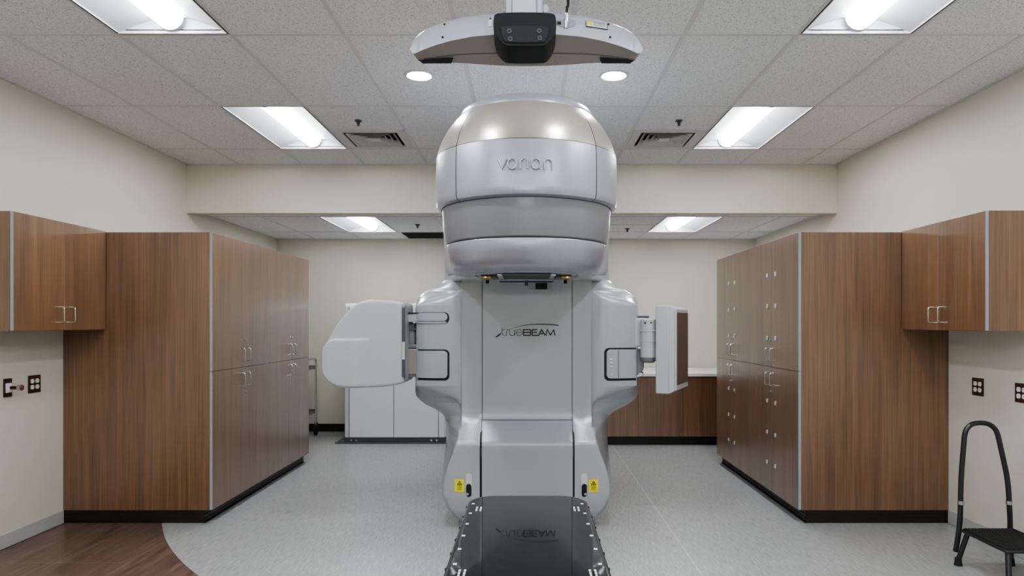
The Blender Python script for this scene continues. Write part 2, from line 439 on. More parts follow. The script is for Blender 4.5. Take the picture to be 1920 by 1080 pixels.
# ------------------------------------------------------------------ sprinklers
def make_sprinkler(loc, label):
    t = thing('ceiling_sprinkler', label, 'sprinkler', loc, 'fire sprinkler heads'); x, y, z = loc
    bm = B(); lathe(bm, [(.008, -.012), (.032, -.004), (.034, .0005), (.008, .0005)], x, y, n=24)
    bmesh.ops.translate(bm, verts=bm.verts, vec=(0, 0, z)); obj('escutcheon', bm, 'chrome', t)
    bm = B()
    for s in (-1, 1): tube(bm, fillet([(x + s * .008, y, z - .008), (x + s * .011, y, z - .025), (x + s * .003, y, z - .04)], .01), .0035, 8)
    cyl(bm, (x, y, z), (0, 0, -1), .006, .042, 10); cyl(bm, (x, y, z - .006), (0, 0, -1), .026, .006, 16); obj('frame_arms', bm, 'darkgrey', t)
    bm = B(); cyl(bm, (x, y, z - .042), (0, 0, -1), .014, .0035, 16); obj('deflector', bm, 'darkgrey', t)
    return t
sp = make_sprinkler((-1.315, 5.29, HC), 'small chrome sprinkler head in the main ceiling left of the machine head')
dup(sp, (1.17, 5.29, HC), 'small chrome sprinkler head in the main ceiling right of the machine head')
dup(sp, (-1.27, 7.85, HL), 'small sprinkler head in the rear ceiling beside the return air grille')
dup(sp, (1.19, 8.18, HL), 'small sprinkler head in the rear ceiling near the troffer on the counter side')

# ================================================================== CABINETS
def handle(yc, zc, xf, s, parent, axis='z', half=.051):
    """D pull on a face at x = xf, sticking out along s"""
    bm = B(); tube(bm, fillet([(xf, yc, zc - half), (xf + s * .034, yc, zc - half), (xf + s * .034, yc, zc + half), (xf, yc, zc + half)], .016), .0042, 8)
    return obj('handle', bm, 'chrome', parent)
def door(y0, y1, z0, z1, xf, s, parent, g=.0018):
    bm = B(); x0, x1 = sorted((xf, xf - s * .021)); fr = '+x' if s > 0 else '-x'
    fm = {k: 1 for k in ('-x', '+x', '-y', '+y', '-z', '+z')}; fm[fr] = 0
    box(bm, x0, x1, y0 + g, y1 - g, z0 + g, z1 - g, faces_mi=fm)
    return obj('door', bm, ['wood', 'edge'], parent, sharp=0)
def tall_cabinet(xw, xf, y0, y1, label, plates):
    s = 1 if xf > xw else -1
    t = thing('tall_cabinet', label, 'cabinet', ((xw + xf) / 2, (y0 + y1) / 2, 0), 'tall walnut cabinets')
    xb = xf - s * .022; ZT, ZM, ZB = 2.118, 1.103, .094
    bm = B(); a, b = sorted((xw + s * .001, xb)); box(bm, a, b, y0 + .0005, y1 - .0005, ZB, ZT); obj('carcass', bm, 'wood', t, sharp=0)
    bm = B(); a, b = sorted((xw + s * .001, xf - s * .06)); box(bm, a, b, y0 + .004, y1 - .004 if plates is not None else y1 - .004, 0, ZB)
    for k in range(3):
        zz = .020 + k * .027; a2, b2 = sorted((xf - s * .06, xf - s * .055)); box(bm, a2, b2, y0 + .001, y1 - .002, zz, zz + .014)
        a2, b2 = sorted((xw + s * .001, xf - s * .055)); box(bm, a2, b2, y0, y0 + .005, zz, zz + .014)
    a2, b2 = sorted((xf - s * .06, xf - s * .048)); box(bm, a2, b2, y0, y1 - .002, 0, .010)
    obj('toe_kick', bm, 'toe', t)
    ym = (y0 + y1) / 2 + .005
    for (z0, z1, up) in ((ZM, ZT, 1), (ZB, ZM, 0)):
        for k, (a, b) in enumerate(((y0, ym), (ym, y1))):
            d = door(a, b, z0, z1, xf, s, t)
            yh = ym + (-.055 if k == 0 else .055)
            handle(yh, 1.203 if up else 1.006, xf, s, d)
            if k == 1:
                bm = B(); cyl(bm, (xf, ym + .018, 1.318 if up else .903), (s, 0, 0), .0085, .012, 14); obj('lock', bm, 'chrome', d)
            if plates:
                for zc in ((1.845, 1.592, 1.333) if up else (.818, .563, .317)):
                    yp = ym + (-.095 if k == 0 else .09)
                    bm = B(); a2, b2 = sorted((xf, xf + s * .006)); box(bm, a2, b2, yp - .021, yp + .021, zc - .019, zc + .019)
                    h = obj('label_holder', bm, 'chrome', d, bevel=.002)
                    bm = B(); a2, b2 = sorted((xf + s * .0062, xf + s * .0072)); box(bm, a2, b2, yp - .013, yp + .013, zc - .011, zc + .013)
                    obj('card', bm, 'white_plastic', h)
    return t
tall_cabinet(XL, -2.298, 4.97, 6.065, 'tall walnut cabinet by the brown floor, nearer unit against the left wall', False)
tall_cabinet(XL, -2.298, 6.065, 7.16, 'tall walnut cabinet behind the nearer left one, beside the steel cart', False)
tall_cabinet(XR, 1.969, 4.97, 6.06, 'tall walnut cabinet with label holders behind the step stool, nearer unit on the right wall', True)
tall_cabinet(XR, 1.969, 6.06, 7.12, 'tall walnut cabinet with label holders behind the nearer right one, toward the rear counter', True)
def wall_cabinet(xw, xf, y0, y1, ym, label):
    s = 1 if xf > xw else -1; ZB, ZT = 1.409, 2.125
    t = thing('wall_cabinet', label, 'cabinet', ((xw + xf) / 2, (y0 + y1) / 2, ZB), 'walnut wall cabinets')
    bm = B(); a, b = sorted((xw + s * .001, xf - s * .022)); box(bm, a, b, y0, y1, ZB, ZT); obj('carcass', bm, 'wood', t, sharp=0)
    for k, (a, b) in enumerate(((y0, ym), (ym, y1))):
        d = door(a, b, ZB, ZT, xf, s, t); handle(ym + (-.054 if k == 0 else .054), 1.511, xf, s, d)
wall_cabinet(XL, -3.07, 4.072, 4.966, 4.525, 'two door walnut wall cabinet above the outlets on the left wall')
wall_cabinet(XR, 2.72, 4.058, 4.966, 4.53, 'two door walnut wall cabinet above the step stool on the right wall')
# rear counter
t = thing('base_cabinet', 'low walnut base cabinet with plain front panels under the white counter', 'cabinet', (1.95, 8.6, 0))
bm = B(); box(bm, .70, XR - .001, 8.16, 9.188, .105, .822); obj('carcass', bm, 'wood', t, sharp=0)
bm = B(); box(bm, .72, XR - .001, 8.20, 9.188, 0, .105); obj('toe_kick', bm, 'toe', t, sharp=0)
xb = [.70, 1.312, 1.847, 2.382, 2.917, XR - .001]
for k, (a, b) in enumerate(zip(xb, xb[1:])):
    bm = B(); box(bm, a + .0018, b - .0018, 8.14, 8.16, .107, .815); obj('front_panel', bm, 'wood', t, sharp=0)
bm = B(); box(bm, .68, XR - .001, 8.11, 9.188, .823, .862); o = obj('worktop', bm, 'counter', bevel=.005, loc=(1.87, 8.65, .823))
tag(o, 'white worktop on the low walnut cabinet along the back wall', 'countertop')

# ================================================================== WALL OUTLETS
def outlet(xw, s, yc, zc, label, loc_name='wall_outlet', quad_=True):
    t = thing(loc_name, label, 'outlet', (xw, yc, zc), 'brown outlet plates' if quad_ else None)
    hw = .058 if quad_ else .036
    bm = B(); a, b = sorted((xw, xw + s * .006)); box(bm, a, b, yc - hw, yc + hw, zc - .060, zc + .060); pl = obj('plate', bm, 'brown_plate', t, bevel=.002)
    if quad_:
        for dy in (-.0235, .0235):
            for dz in (-.0205, .0205):
                bm = B(); n = 20
                prof = [(yc + dy + .0175 * math.cos(2 * PI * k / n), zc + dz + max(-.0145, min(.0145, .0175 * math.sin(2 * PI * k / n)))) for k in range(n)]
                prism(bm, None, [(xw + s * .008, a, b) for a, b in prof], [(xw + s * .004, a, b) for a, b in prof])
                r = obj('receptacle', bm, 'white_plastic', t, sharp=30)
                bm = B()
                for q in (-.006, .006):
                    a, b = sorted((xw + s * .0081, xw + s * .0084)); box(bm, a, b, yc + dy + q - .001, yc + dy + q + .001, zc + dz - .002, zc + dz + .007)
                obj('slots', bm, 'black', r)
    return t
outlet(XL, 1, 4.677, 1.040, 'brown four socket outlet plate on the left wall next to the tall cabinet')
outlet(XR, -1, 4.643, 1.023, 'brown four socket outlet plate above the step stool handrail, nearer the tall cabinet')
outlet(XR, -1, 4.23, 1.022, 'brown four socket outlet plate on the right wall, cut by the photo edge')
t = outlet(XL, 1, 4.437, 1.036, 'narrow brown wall plate with a red tipped plug on the left wall', 'wall_plug_plate', False)
bm = B(); box(bm, XL + .005, XL + .016, 4.413, 4.461, 1.004, 1.066); box(bm, XL + .016, XL + .024, 4.424, 4.450, 1.012, 1.058); obj('receptacle', bm, 'white_plastic', t, bevel=.003)
bm = B(); cyl(bm, (XL + .02, 4.437, 1.036), (1, 0, 0), .011, .055, 16); pl = obj('plug', bm, 'brown_plate', t)
bm = B(); cyl(bm, (XL + .074, 4.437, 1.036), (1, 0, 0), .020, .022, 20); obj('collar', bm, 'chrome', pl)
bm = B(); cyl(bm, (XL + .0955, 4.437, 1.036), (1, 0, 0), .012, .006, 16); obj('red_tip', bm, 'red', pl)

# ================================================================== STEP STOOL
t = thing('step_stool', 'black step stool with tall looped handrail by the right wall', 'step stool', (2.76, 3.89, 0))
ZP = .228; x0, x1, y0, y1 = 2.585, 2.905, 3.69, 4.085
bm = B(); box(bm, x0, x1, y0, y1, ZP - .022, ZP - .003); obj('platform', bm, 'stoolmetal', t, bevel=.012, seg=3)
bm = B(); box(bm, x0 + .012, x1 - .012, y0 + .012, y1 - .012, ZP - .004, ZP + .003)
for k in range(15): xx = x0 + .02 + k * .0198; box(bm, xx, xx + .008, y0 + .014, y1 - .014, ZP + .003, ZP + .0055)
obj('tread', bm, 'rubber', t, sharp=0)
for sx, xx in ((-1, x0 + .03), (1, x1 - .03)):
    for sy, yy in ((-1, y0 + .03), (1, y1 - .03)):
        bx, by = xx + sx * .028, yy + sy * .05
        bm = B(); tube(bm, [(xx, yy, ZP - .01), (bx, by, .03)], .0145, 14); lg = obj('leg', bm, 'stoolmetal', t)
        bm = B(); tube(bm, [(bx, by, .045), (bx, by, .02), (bx, by, 0)], [.018, .020, .024], 14); obj('rubber_foot', bm, 'rubber', lg)
YR = 4.13
rail = [(X(1797.5, YR), YR + .03, Z(1037, YR)), (X(1802, YR), YR + .01, Z(985, YR)), (X(1802, YR), YR, Z(893, YR)), (X(1810.5, YR), YR, Z(793, YR)), (X(1866, YR), YR, Z(793, YR)), (X(1890, YR), YR, Z(900, YR)), (X(1894.5, YR), YR, Z(985, YR)), (X(1894.5, YR), YR + .01, Z(1022, YR))]
bm = B(); tube(bm, fillet(rail, .085, 8), .0148, 14); hr = obj('handrail', bm, 'stoolmetal', t)
for uu in (1802.2, 1892.3):
    bm = B(); tube(bm, [(X(uu, YR), YR + .001, Z(946, YR)), (X(uu, YR), YR + .001, Z(939, YR))], .0172, 14); obj('collar', bm, 'chrome', hr)

# ================================================================== STEEL CART
t = thing('steel_cart', 'steel utility cart standing behind the left tall cabinets by the back wall', 'cart', (-3.03, 8.72, 0))
cx0, cx1, cy0, cy1 = -3.30, -2.765, 8.52, 8.90
for xx in (cx0, cx1):
    bm = B(); tube(bm, fillet([(xx, cy0, .15), (xx, cy0, 1.00), (xx, cy1, 1.00), (xx, cy1, .15)], .06), .014, 10); obj('frame', bm, 'chrome', t)
for zz in (.29, .86):
    bm = B(); box(bm, cx0, cx1, cy0, cy1, zz, zz + .006); box(bm, cx0, cx1, cy0, cy0 + .004, zz, zz + .05); box(bm, cx0, cx1, cy1 - .004, cy1, zz, zz + .05); obj('shelf', bm, 'chrome', t, sharp=0)
bm = B(); tube(bm, fillet([(cx1, cy0, .99), (cx1 - .05, cy0, 1.035), (cx0 + .05, cy0, 1.035), (cx0, cy0, .99)], .05), .011, 10); obj('push_bar', bm, 'chrome', t)
for xx in (cx0, cx1):
    for yy in (cy0, cy1):
        bm = B(); cyl(bm, (xx - .013, yy, .0625), (1, 0, 0), .0625, .026, 24); c = obj('caster', bm, 'rubber', t)
        bm = B(); box(bm, xx - .02, xx - .015, yy - .02, yy + .02, .06, .16); box(bm, xx + .015, xx + .02, yy - .02, yy + .02, .06, .16); box(bm, xx - .02, xx + .02, yy - .02, yy + .02, .14, .16); obj('fork', bm, 'chrome', c)

# ================================================================== EQUIPMENT CABINET (rear left)
t = thing('equipment_cabinet', 'white floor standing equipment cabinet on a dark base plate behind the left imaging arm', 'cabinet', (-1.62, 8.6, 0))
ex0, ex1, ey0, ey1 = -2.237, -1.0, 8.32, 9.05
bm = B(); box(bm, ex0, ex1, ey0, ey1, .062, 1.70); obj('body', bm, 'cabwhite', t, bevel=.02, seg=3)
pb = [X(654.5, 8.3), X(738, 8.3), X(822, 8.3), ex1 - .012]
for a, b in zip(pb, pb[1:]):
    bm = B(); box(bm, a + .003, b - .003, 8.30, 8.322, .068, 1.66); obj('door', bm, 'cabwhite', t, bevel=.004)
bm = B(); box(bm, ex0 + .012, X(654.5, 8.3) - .004, 8.306, 8.322, .068, 1.66); obj('side_trim', bm, 'cabtrim', t)
bm = B()
for q in pb[:3]: box(bm, q - .003, q + .003, 8.312, 8.321, .068, 1.66)
obj('door_gaps', bm, 'darkgrey', t, sharp=0)
bm = B(); box(bm, -2.335, -.95, 8.255, 9.08, 0, .012); box(bm, -2.235, -1.0, 8.30, 9.06, .012, .062); obj('base_plate', bm, 'darkgrey', t, sharp=0)
for uu in (659, 668.5, 809, 819):
    bm = B(); cyl(bm, (X(uu, 8.3), 8.301, .036), (0, -1, 0), .013, .012, 12); obj('bolt', bm, 'chrome', t)

# ================================================================== LINEAR ACCELERATOR
LA = thing('linear_accelerator', 'large silver radiation therapy machine with a domed treatment head in the middle of the room', 'medical machine', (0, 5.0, 0))
CXM = X(987.5, 4.95)           # machine centre line (about 0)
def zz(v, Y): return Z(v, Y)
YFR, YBK = 4.95, 5.28
Ft = [(470, 126, 4.95), (522, 126, 4.95), (543, 127, 4.95), (545.5, 137, 4.95), (548, 150, 4.96), (553, 166, 4.98), (560, 185, 5.0), (567, 199, 5.03), (573, 206, 5.05), (580, 207, 5.05), (723, 207, 5.05), (729, 191, 5.03), (740, 166, 5.0), (751, 140, 4.97), (760, 130, 4.96), (772, 127, 4.95), (800, 127, 4.93), (819, 128, 4.90), (832, 132, 4.87), (850, 138, 4.85), (870, 146, 4.84), (893, 153, 4.83), (915, 156.5, 4.82), (930, 156, 4.82), (952, 147, 4.80), (975, 132, 4.79), (992, 112, 4.79)]
Bt = [(420, 151, 5.28), (501, 153, 5.28), (526, 155, 5.28), (531, 160, 5.28), (536, 169, 5.28), (542, 182, 5.28), (550, 195, 5.28), (557, 202, 5.28), (564, 206, 5.28), (572, 208.5, 5.28), (580, 209, 5.28), (733, 209, 5.28), (739, 208, 5.28), (744, 206, 5.28), (751, 199, 5.28), (758, 190, 5.28), (764, 178, 5.28), (769, 168, 5.28), (774, 160, 5.28), (780, 155, 5.28), (788, 152, 5.28), (797, 151, 5.28), (818, 151, 5.28), (835, 152, 5.26), (860, 155, 5.15), (893, 158.5, 5.0), (912, 159, 4.92), (926, 158.5, 4.88), (952, 149.5, 4.84), (975, 134.5, 4.82), (992, 114, 4.82)]
FZ = sorted((Z(v, Y), h * Y / F) for v, h, Y in Ft)
BZ = sorted((Z(v, Y), h * Y / F) for v, h, Y in Bt)
BYZ = sorted((Z(v, Y), Y) for v, h, Y in Bt)
def hwF(z): return min(interp(FZ, z), hwB(z) - .004)
def hwB(z): return interp(BZ, z)
Y0T = [(.0, 4.87), (.05, 4.835), (.12, 4.802), (.22, 4.788), (.585, 4.785), (.61, 4.788), (.63, 4.800), (.70, 4.845), (.745, 4.873), (.775, 4.888), (.80, 4.896), (.84, 4.90), (2.2, 4.90)]
def Y0(z): return sum(interp(Y0T, z + d) for d in (-.008, -.004, 0, .004, .008)) / 5
PX = .322                       # half width of the flat central panel
def cols(z):
    f, b = hwF(z), hwB(z); y0 = Y0(z); wing = sm((z - .69) / .09)
    dz = sm((.95 - z) / .4)      # the lower skirt is flatter across
    xc = lerp(min(.468, f - .016), f - .03, dz * (1 - wing))
    yc = y0 + lerp(.050, .026, dz); yf = yc + .008 + wing * .105
    yb = max(interp(BYZ, z), yf + .02)
    return [(0., y0), (PX, y0 + .004), (xc, yc), (f, yf), (b, yb), wing], y0
ROWC = {}
def ysurf(x, z):
    k = round(z, 4)
    if k not in ROWC: ROWC[k] = [(p[0] - CXM, p[1]) for p in body_row(z)][:25]
    return interp(ROWC[k], abs(x - CXM))
def body_row(z):
    c, y0 = cols(z); (xc, yc), (f, yf), (b, yb) = c[2:5]
    r = [(PX * k / 4, y0 + .004 * k / 4) for k in range(5)]
    for k in range(1, 6): t = k / 5; r.append((lerp(PX, xc, t), lerp(y0 + .004, yc, sm(t) * .5 + t * .5)))
    wing = c[5]; xs_ = min(xc + .016, lerp(xc, f, .5)); ys_ = lerp(yc, yf, .2) if wing < .01 else yc + .002 + wing * .05
    for k in (1, 2): t = k / 2; r.append((lerp(xc, xs_, t), lerp(yc, ys_, t ** .8)))
    for k in range(1, 6): t = k / 5; r.append((lerp(xs_, f, t), lerp(ys_, yf, t * (.4 + .6 * t))))
    for k in range(1, 9):        # rounded chamfer out to the widest outline
        a = k / 8; r.append((lerp(f, b, .8 * a + .2 * math.sin(a * PI / 2)), lerp(yf, yb, .8 * a + .2 * (1 - math.cos(a * PI / 2)))))
    r += [(b, yb + .12), (b - .01, 5.55), (b - .06, 5.62), (0, 5.62)]
    return [(CXM + x, y, z) for x, y in r]
zs = [.028 + (2.0 - .028) * k / 150 for k in range(151)]
zs += [z for z, _ in FZ if .03 < z < 2] + [z for z, _ in BZ if .03 < z < 2]
zs += [Z(v, 5.0) for v in range(538, 576)] + [Z(v, 5.28) for v in range(526, 566)] + [Z(v, 5.0) for v in range(722, 764)] + [Z(v, 5.28) for v in range(740, 790)]
zs = sorted(set(round(z, 4) for z in zs))
bm = B(); rows = [body_row(z) for z in zs]
full = [[(2 * CXM - p[0], p[1], p[2]) for p in r[::-1]] + r[1:] for r in rows]
vs = grid(bm, full); bm.faces.new(vs[0][:-1]); bm.faces.new(vs[-1][:-1][::-1])
body = obj('gantry_cover', bm, 'silver', LA, sharp=30)
def patch(name, u0, u1, v0, v1, Yr, off, m, parent, r=0, sides='lr', nx=14, nz=30, gapz=0, crown=0., thick=None):
    """rounded panel lying on the body surface"""
    x0, x1 = X(u0, Yr), X(u1, Yr); z1, z0 = Z(v0, Yr), Z(v1, Yr); bm = B(); rows = []
    zl = sorted(set([lerp(z0, z1, k / nz) for k in range(nz + 1)] + ([z0 + r * (1 - math.cos(PI / 2 * k / 8)) for k in range(9)] + [z1 - r * (1 - math.cos(PI / 2 * k / 8)) for k in range(9)] if r else [])))
    for z in zl:
        e = min(z - z0, z1 - z); ins = r - math.sqrt(max(0, r * r - (r - e) ** 2)) if r and e < r else 0
        a = x0 + (ins if 'l' in sides else 0); b = x1 - (ins if 'r' in sides else 0)
        row = []
        for k in range(nx + 1):
            x = lerp(a, b, k / nx); w = math.sin(PI * k / nx) if crown else 0
            row.append((x, ysurf(x, z) - off - crown * w, z))
        rows.append(row)
    vs = grid(bm, rows)
    if thick:
        ed = [e for e in bm.edges if e.is_boundary]; ret = bmesh.ops.extrude_edge_only(bm, edges=ed)
        bmesh.ops.translate(bm, verts=[g for g in ret['geom'] if isinstance(g, bmesh.types.BMVert)], vec=(0, thick, 0))
    return obj(name, bm, m, parent, sharp=40)
# central panels over a dark reveal
patch('panel_reveal', 903.5, 1073.5, 521, 970, 4.9, .0015, 'darkgrey', LA, nx=8, nz=80)
fp = patch('front_panel', 905, 1072, 523, 786, 4.9, .005, 'silver', LA, nx=10, nz=50, thick=.006)
patch('middle_panel', 904.5, 1072.5, 788.2, 806.5, 4.88, .005, 'silver', LA, nx=10, nz=14, thick=.006)
patch('gap_strip', 899.5, 1077.5, 810, 975, 4.79, .002, 'black', LA, nx=8, nz=40, r=.02)
patch('lower_panel', 904, 1073.5, 808.5, 978, 4.80, .009, 'silver', LA, nx=12, nz=50, thick=.010)
# small camera window in the front panel
w = patch('window_frame', 986.5, 1037.5, 528.5, 546, 4.9, .007, 'silver', LA, r=.012, nz=10, thick=.006)
patch('window_recess', 991, 1034.5, 530.5, 543, 4.9, .0085, 'recess', w, nz=6)
patch('window_glass', 1004, 1026, 530.5, 542.5, 4.9, .010, 'black', w, nz=6)
# lettering on the front panel (strokes in a 12x enlarged frame of the panel)
def on_panel(px, py): 
    u, v = 910 + px / 12., 590 + py / 12.; Y = 4.9 - .0125
    return (X(u, Y), Y + .0055, Z(v, Y))
bm = B(); w = 13
for st in ([(375, 285), (375, 400)] + arc(435, 400, 60, 68, 180, 90, 8), [(375, 338), (440, 338)],
           [(472, 475), (472, 395)] + arc(525, 395, 53, 62, 180, 270, 8), [(540, 330)] + arc(600, 405, 60, 66, 180, 0, 14) + [(660, 330)], [(660, 400), (660, 475)],
           arc(765, 404, 66, 70, 18, 345, 28), [(700, 402), (845, 402)]): ribbon(bm, st, w, on_panel)
obj('thin_lettering', bm, 'logo_grey', fp, sharp=0)
bm = B(); w = 25
for st in ([(858, 466), (858, 337), (1000, 337)] + arc(1000, 368, 22, 31, -90, 90, 8) + [(870, 400)], [(858, 466), (1000, 466)] + arc(1000, 433, 24, 33, 90, -90, 8), 
           [(1170, 337), (1058, 337), (1058, 466), (1200, 466), (1268, 340), (1345, 466)], [(1082, 400), (1165, 400)], [(1240, 425), (1305, 425)],
           [(1362, 468), (1392, 338), (1466, 458), (1540, 338), (1572, 468)]): ribbon(bm, st, w, on_panel)
sw = [(570, 322), (650, 296), (750, 268), (850, 246), (950, 230), (1050, 221), (1150, 216), (1250, 214), (1350, 216), (1450, 222), (1550, 231), (1650, 243)]
ribbon(bm, sw, [3, 6, 8, 10, 12, 15, 17, 19, 20, 21, 22, 24], on_panel)
ribbon(bm, [(222, 512), (262, 490), (305, 458), (352, 424)], [8, 30, 32, 22], on_panel)
obj('bold_lettering', bm, 'logo_dark', fp, sharp=0)
# yellow warning stickers and release slots on the skirt
for sgn, us, ul in ((-1, 879, 861.5), (1, 1095.5, 1113)):
    s_ = patch('slot_recess', us - 5.5, us + 5.5, 887, 932, 4.8, .0015, 'vent', LA, r=.019, nz=14)
    patch('slot_opening', us - 5, us + 5, 907, 931.5, 4.8, .003, 'black', s_, r=.018, nz=14)
    xx = X(us + (-2.5 if sgn < 0 else 2), 4.79); zc = Z(926.5, 4.79)
    bm = B(); cyl(bm, (xx, ysurf(xx, zc) + .002, zc), (0, -1, 0), .0085, .012, 14); obj('latch_pin', bm, 'chrome', s_)
    lb = patch('warning_label', ul - 9, ul + 9, 899, 922.5, 4.8, .0025, 'yellow', LA, nz=6)
    def on_lab(px, py, ul=ul):
        x = X(ul, 4.8) + px * .0032; z = Z(911, 4.8) - py * .0032; return (x, ysurf(x, z) - .0045, z)
    bm = B(); tri = [(0, -10), (5, -2), (-5, -2)]
    ribbon(bm, tri + [tri[0]], 1.4, on_lab); quad(bm, [on_lab(math.cos(a) * 1.5, -4.6 + math.sin(a) * 1.5) for a in (0, 1.05, 2.1, 3.14, 4.2, 5.25)])
    obj('symbol', bm, 'logo_dark', lb, sharp=0)
    bm = B()
    for q, (a, b) in enumerate(((-5, 5), (-6, 6), (-5, 6), (-6, 4), (-6, 6))): ribbon(bm, [(a, 1.2 + q * 1.9), (b, 1.2 + q * 1.9)], .8, on_lab)
    obj('print', bm, 'olive', lb, sharp=0)
# imaging arm pockets
k = patch('arm_pocket', 780, 843, 585.5, 607, 5.04, .002, 'black', LA, r=.035, sides='r', nz=12)
patch('pocket_panel', 780, 840, 586.5, 602, 5.04, .007, 'silver', k, r=.03, sides='r', nz=10)
patch('pocket_sill', 780, 838, 603, 606.5, 5.04, .007, 'silver', k, nz=4)
k = patch('arm_pocket', 779.5, 843.5, 655, 713, 5.04, .002, 'black', LA, r=.035, sides='r', nz=12)
patch('pocket_panel', 780, 840, 657.5, 708.5, 5.04, .010, 'silver', k, r=.03, sides='r', nz=14, crown=.006, thick=.006)
k = patch('arm_pocket', 1132, 1197.5, 652, 713.5, 5.04, .002, 'black', LA, r=.035, sides='l', nz=12)
pp = patch('pocket_panel', 1136.5, 1197, 655, 709, 5.04, .010, 'silver', k, r=.03, sides='l', nz=14, crown=.004, thick=.006)
patch('panel_seam', 1158, 1159.2, 656, 708.5, 5.04, .0145, 'darkgrey', k, nz=6, nx=1)
for v in (673.5, 680, 687, 702):
    x, z = X(1146, 5.02), Z(v, 5.02); y = ysurf(x, z) - .0105; bm = B()
    lathe(bm, [(0, .008), (.008, .006), (.011, .0)], 0, 0, n=18)
    bmesh.ops.rotate(bm, verts=bm.verts, cent=(0, 0, 0), matrix=Matrix.Rotation(PI / 2, 3, 'X')); bmesh.ops.scale(bm, verts=bm.verts, vec=(1.25, 1, .8))
    bmesh.ops.translate(bm, verts=bm.verts, vec=(x, y, z)); obj('button', bm, 'vent', k)

# treatment head: stacked covers around a vertical axis
HX, HY = X(987, 4.0), 4.0
def head(name, prof, m, a=None, n=96, parent=LA, sharp=30):
    bm = B(); a0, a1 = (0, 2 * PI) if a is None else a
    lathe(bm, prof, HX, HY, a0, a1, n); return obj(name, bm, m, parent, sharp=sharp)
def arcprof(r0, z0, r1, z1, bulge, n=14):
    out = []
    for k in range(n + 1):
        t = k / n; nx, nz = (z1 - z0), -(r1 - r0); l = math.hypot(nx, nz); b = bulge * 4 * t * (1 - t)
        out.append((lerp(r0, r1, t) + nx / l * b, lerp(z0, z1, t) + nz / l * b))
    return out
SE = math.radians(45.3); ga = math.radians(.28)
head('head_core', [(.0, 1.76), (.40, 1.76), (.445, 1.95), (.465, 2.108), (.50, 2.125), (.512, 2.39), (.382, 2.60), (0, 2.62)], 'black')
dome = arcprof(.522, 2.401, .392, 2.632, .020)
band = [(.494, 2.106), (.500, 2.108), (.518, 2.116), (.524, 2.135)] + [(.525, 2.16), (.526, 2.25), (.525, 2.34), (.523, 2.398)]
for nm, pr, m in (('upper_band', band, 'lilac'), ('dome_cover', dome, 'beige')):
    head(nm, pr, m, (-SE + ga, SE - ga), 40); head(nm, pr, m, (SE + ga, PI), 40); head(nm, pr, m, (PI, 2 * PI - SE - ga), 40)
head('top_cap', [(.391, 2.630), (.389, 2.642), (.375, 2.668), (.34, 2.690), (.25, 2.705), (0, 2.71)], 'lilac', sharp=60)
head('grey_ring', [(.46, 1.905), (.466, 1.912), (.476, 1.97), (.486, 2.05), (.491, 2.104), (.45, 2.110)], 'ringgrey')
head('lower_cover', [(.44, 1.902), (.462, 1.900), (.464, 1.894), (.455, 1.84), (.444, 1.80), (.434, 1.775), (.418, 1.754), (.395, 1.742), (.36, 1.738), (.30, 1.7375), (0, 1.7375)], 'lilac', sharp=60)
# raised lettering on the front of the upper band
def on_band(px, py, r=.5275):
    x = X(910 + px / 12.8, 3.475) - HX; z = Z(280 + py / 12.8, 3.475); a = x / r
    return Vector((HX + r * math.sin(a), HY - r * math.cos(a), z))
bm = B()
def stroke(pts): tube(bm, [on_band(*p) for p in pts], .0054, 8)
stroke([(295, 230), (402, 470), (510, 230)])
for cx in (640, 1215):
    stroke(arc(cx, 350, 105, 122, 0, 360, 28)); stroke([(cx + 108, 228), (cx + 108, 475)])
stroke([(838, 475), (838, 340)] + arc(938, 340, 100, 112, 180, 270, 8)); stroke([(1020, 222), (1020, 470)])
stroke([(1420, 478), (1420, 340)] + arc(1515, 345, 95, 118, 180, 360, 14) + [(1610, 485)])
obj('raised_lettering', bm, 'embossed', LA, sharp=60)
# arm joining the head to the gantry
def plan(z, hw0, hw1, y0, y1):
    r = .12; pts = []
    for k in range(9): a = PI / 2 * k / 8; pts.append((hw0 - r + r * math.sin(a), y0 + r - r * math.cos(a)))
    pts = [(0, y0)] + pts + [(hw1, y1 - .1), (hw1 - .1, y1), (0, y1)]
    return [(CXM - x, y, z) for x, y in pts[::-1]][:-1] + [(CXM + x, y, z) for x, y in pts]
bm = B(); rows = []
for z, k in [(1.742, .955), (1.75, .975), (1.77, .99), (1.80, 1.), (1.9, 1.), (2.08, 1.02), (2.2, 1.02), (2.32, 1.0), (2.42, .95), (2.5, .86), (2.55, .72)]:
    q = plan(z, .50 * k, .60 * k, 4.05, 5.6); 
    rows.append([(x, y, zz_ + (.038 * sm((y - 4.2) / .7) if z < 1.79 else 0)) for x, y, zz_ in q])
vs = grid(bm, rows); bm.faces.new(vs[0][:-1]); bm.faces.new(vs[-1][:-1][::-1]); obj('head_arm', bm, 'silver', LA, sharp=50)
